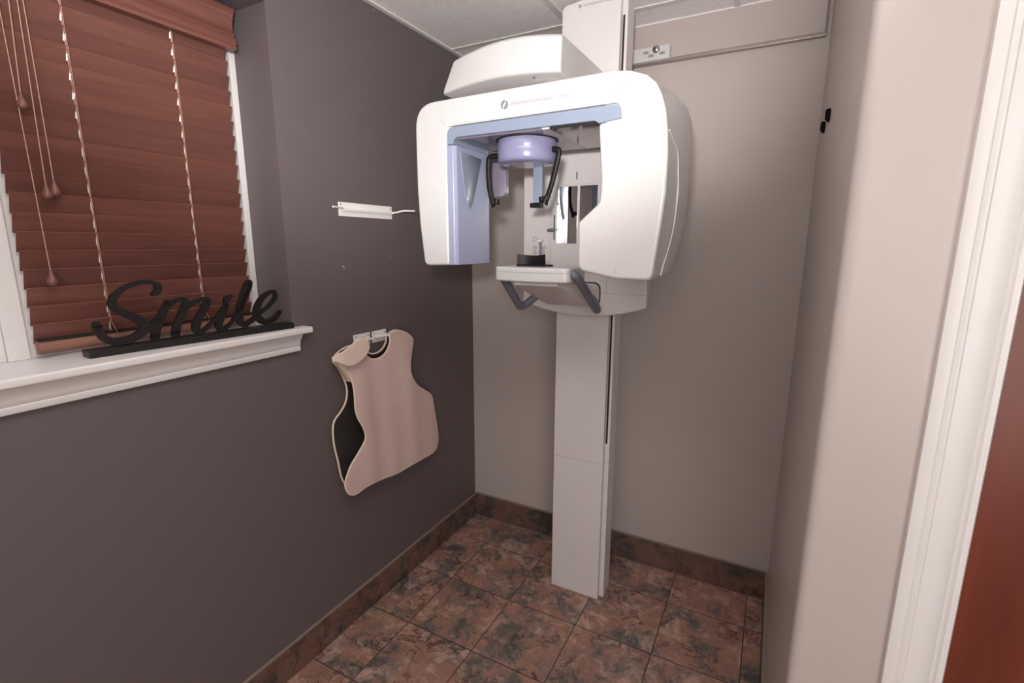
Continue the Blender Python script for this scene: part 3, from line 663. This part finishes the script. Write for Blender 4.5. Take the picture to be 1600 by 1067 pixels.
text_mesh('lettering', 'OP30', .0135, 'print_soft', ru, (.853, -.9008, 1.9118), sx=1)

# --- temple support: lilac drum, black arms, forehead strip
ts = mk('temple_support', lambda b: lathe(b, [(.070, .003), (.086, .001), (.0905, -.006), (.0905, -.030), (.0900, -.0315), (.0905, -.033), (.0900, -.058), (.0875, -.066), (.081, -.0705), (.05, -.0715), (.001, -.072)], (.702, -.775, 1.843), 64), 'lilac', mc)
mk('drum_collar', lambda b: lathe(b, [(.0955, .0012), (.0955, -.0012)], (.702, -.775, 1.8405), 64), 'dark_gap', ts)
mk('temple_arm', lambda b: tube(b, cat([(.612, -.775, 1.806), (.592, -.777, 1.806), (.576, -.78, 1.804), (.568, -.78, 1.795), (.566, -.78, 1.756), (.570, -.78, 1.706), (.583, -.78, 1.660)], 5), .0085, 12, flat=.75, flatax=(0,1,0)), 'black', mc, label='black temple arm on the left of the drum')
mk('temple_arm', lambda b: tube(b, cat([(.772, -.785, 1.806), (.790, -.785, 1.808), (.806, -.784, 1.806), (.811, -.783, 1.797), (.800, -.782, 1.751), (.787, -.781, 1.705), (.770, -.78, 1.660)], 5), .0085, 12, flat=.75, flatax=(0,1,0)), 'black', mc, label='black temple arm on the right of the drum')
mk('temple_pad', lambda b: tube(b, [(.580, -.78, 1.675), (.586, -.78, 1.654), (.596, -.78, 1.660), (.599, -.78, 1.674)], [.008, .0105, .0105, .008], 12), 'black', bpy.data.objects['temple_arm'])
mk('temple_pad', lambda b: tube(b, [(.772, -.78, 1.675), (.767, -.78, 1.654), (.757, -.78, 1.660), (.754, -.78, 1.674)], [.008, .0105, .0105, .008], 12), 'black', bpy.data.objects['temple_arm.001'])
fs = mk('forehead_support', lambda b: box(b, .6945, .7255, -.716, -.706, 1.662, 1.800), 'blue', mc, bevel=.002)
boxo('forehead_pad', (.689, .726, -.728, -.700, 1.647, 1.662), 'black', fs, bevel=.002)

# ------------------------------------------------------------------ wall panel, control box, clips, small things
wp = root('wall_panel', 'smooth greige panel high on the back wall with metal edging', 'panel')
boxo('board', (.60, 1.484, -.020, -.0005, 2.262, CZ-.007), 'panel', wp, bevel=.001)
mk('metal_edge', lambda b: (box(b, .60, 1.490, -.024, -.0005, 2.248, 2.2615), box(b, 1.4845, 1.490, -.024, -.0005, 2.2615, CZ-.007)), 'metal', wp, bevel=.002)
cb = root('control_box', 'small white control box with grey buttons on the wall panel right of the column', 'control box')
boxo('housing', (.80, .963, -.050, -.0205, 2.252, 2.305), 'white', cb, bevel=.004)
for x, z in ((.871, 2.284), (.891, 2.270), (.934, 2.274)):
    mk('slot_button', lambda b: prism(b, fillet([(x-.011, z-.0045, .004), (x+.011, z-.0045, .004), (x+.011, z+.0045, .004), (x-.011, z+.0045, .004)]), 'y', -.0515, -.049), 'seam', cb)
mk('chrome_knob', lambda b: lathe(b, [(.014, 0), (.014, -.006), (.009, -.010), (.001, -.011)], (.911, -.0505, 2.290), 24, 'y'), 'chrome', cb)

for nm, lab, y, z in (('wall_clip', 'black plastic wall clip, the higher of two by the back corner', -.50, 1.884), ('wall_clip', 'black plastic wall clip, the lower of two by the back corner', -.32, 1.888)):
    c = root(nm, lab, 'clip')
    mk('clip_body', lambda b: prism(b, fillet([(RX-.0002, z+.015), (RX-.012, z+.015, .004), (RX-.012, z-.007, .006), (RX-.004, z-.016, .004), (RX-.0002, z-.016)]), 'y', y-.015, y+.015), 'black_matte', c, bevel=.003)
    mk('clip_insert', lambda b: box(b, RX-.0125, RX-.0115, y-.003, y+.003, z-.002, z+.009), 'smoke', c)
tag(mk('screw_head', lambda b: lathe(b, [(.005, 0), (.0045, .002), (.0008, .003)], (0, -.656, 2.381), 14, 'x'), 'chrome'), 'small bright screw head on the dark wall near the ceiling', 'screw')
# plaster nicks in the dark paint
for y, z, q in ((-.880, 1.450, .0045), (-.873, 1.446, .003), (-.623, 1.480, .003)):
    mk('paint_nick', lambda b: lathe(b, [(q*.7, 0), (q*.6, .0004)], (0, y, z), 7, 'x'), 'trim', bpy.data.objects['wall_left'])

# body of the added ceiling lamp, outside the frame
cf = root('added_ceiling_light', 'added flat rectangular ceiling light above the camera', 'ceiling light')
mk('added_light_frame', lambda b: (box(b, .57, 1.73, -2.26, -2.235, CZ-.02, CZ-.0005), box(b, .57, 1.73, -1.665, -1.64, CZ-.02, CZ-.0005), box(b, .57, .595, -2.235, -1.665, CZ-.02, CZ-.0005), box(b, 1.705, 1.73, -2.235, -1.665, CZ-.02, CZ-.0005)), 'trim', cf)
boxo('added_light_diffuser', (.595, 1.705, -2.235, -1.665, CZ-.012, CZ-.001), 'emit', cf)

# put every thing's empty at its own base; the parts stay where they are
bpy.context.view_layer.update()
for o in [x for x in COL.objects if x.type == 'EMPTY' and x.parent is None and x.location.length < 1e-6]:
    pts = [c.matrix_world @ Vector(k) for c in o.children_recursive for k in c.bound_box]
    lo = Vector([min(p[i] for p in pts) for i in range(3)]); hi = Vector([max(p[i] for p in pts) for i in range(3)])
    base = Vector(((lo.x+hi.x)/2, (lo.y+hi.y)/2, lo.z))
    o.location = base
    for c in o.children: c.location = c.location - base
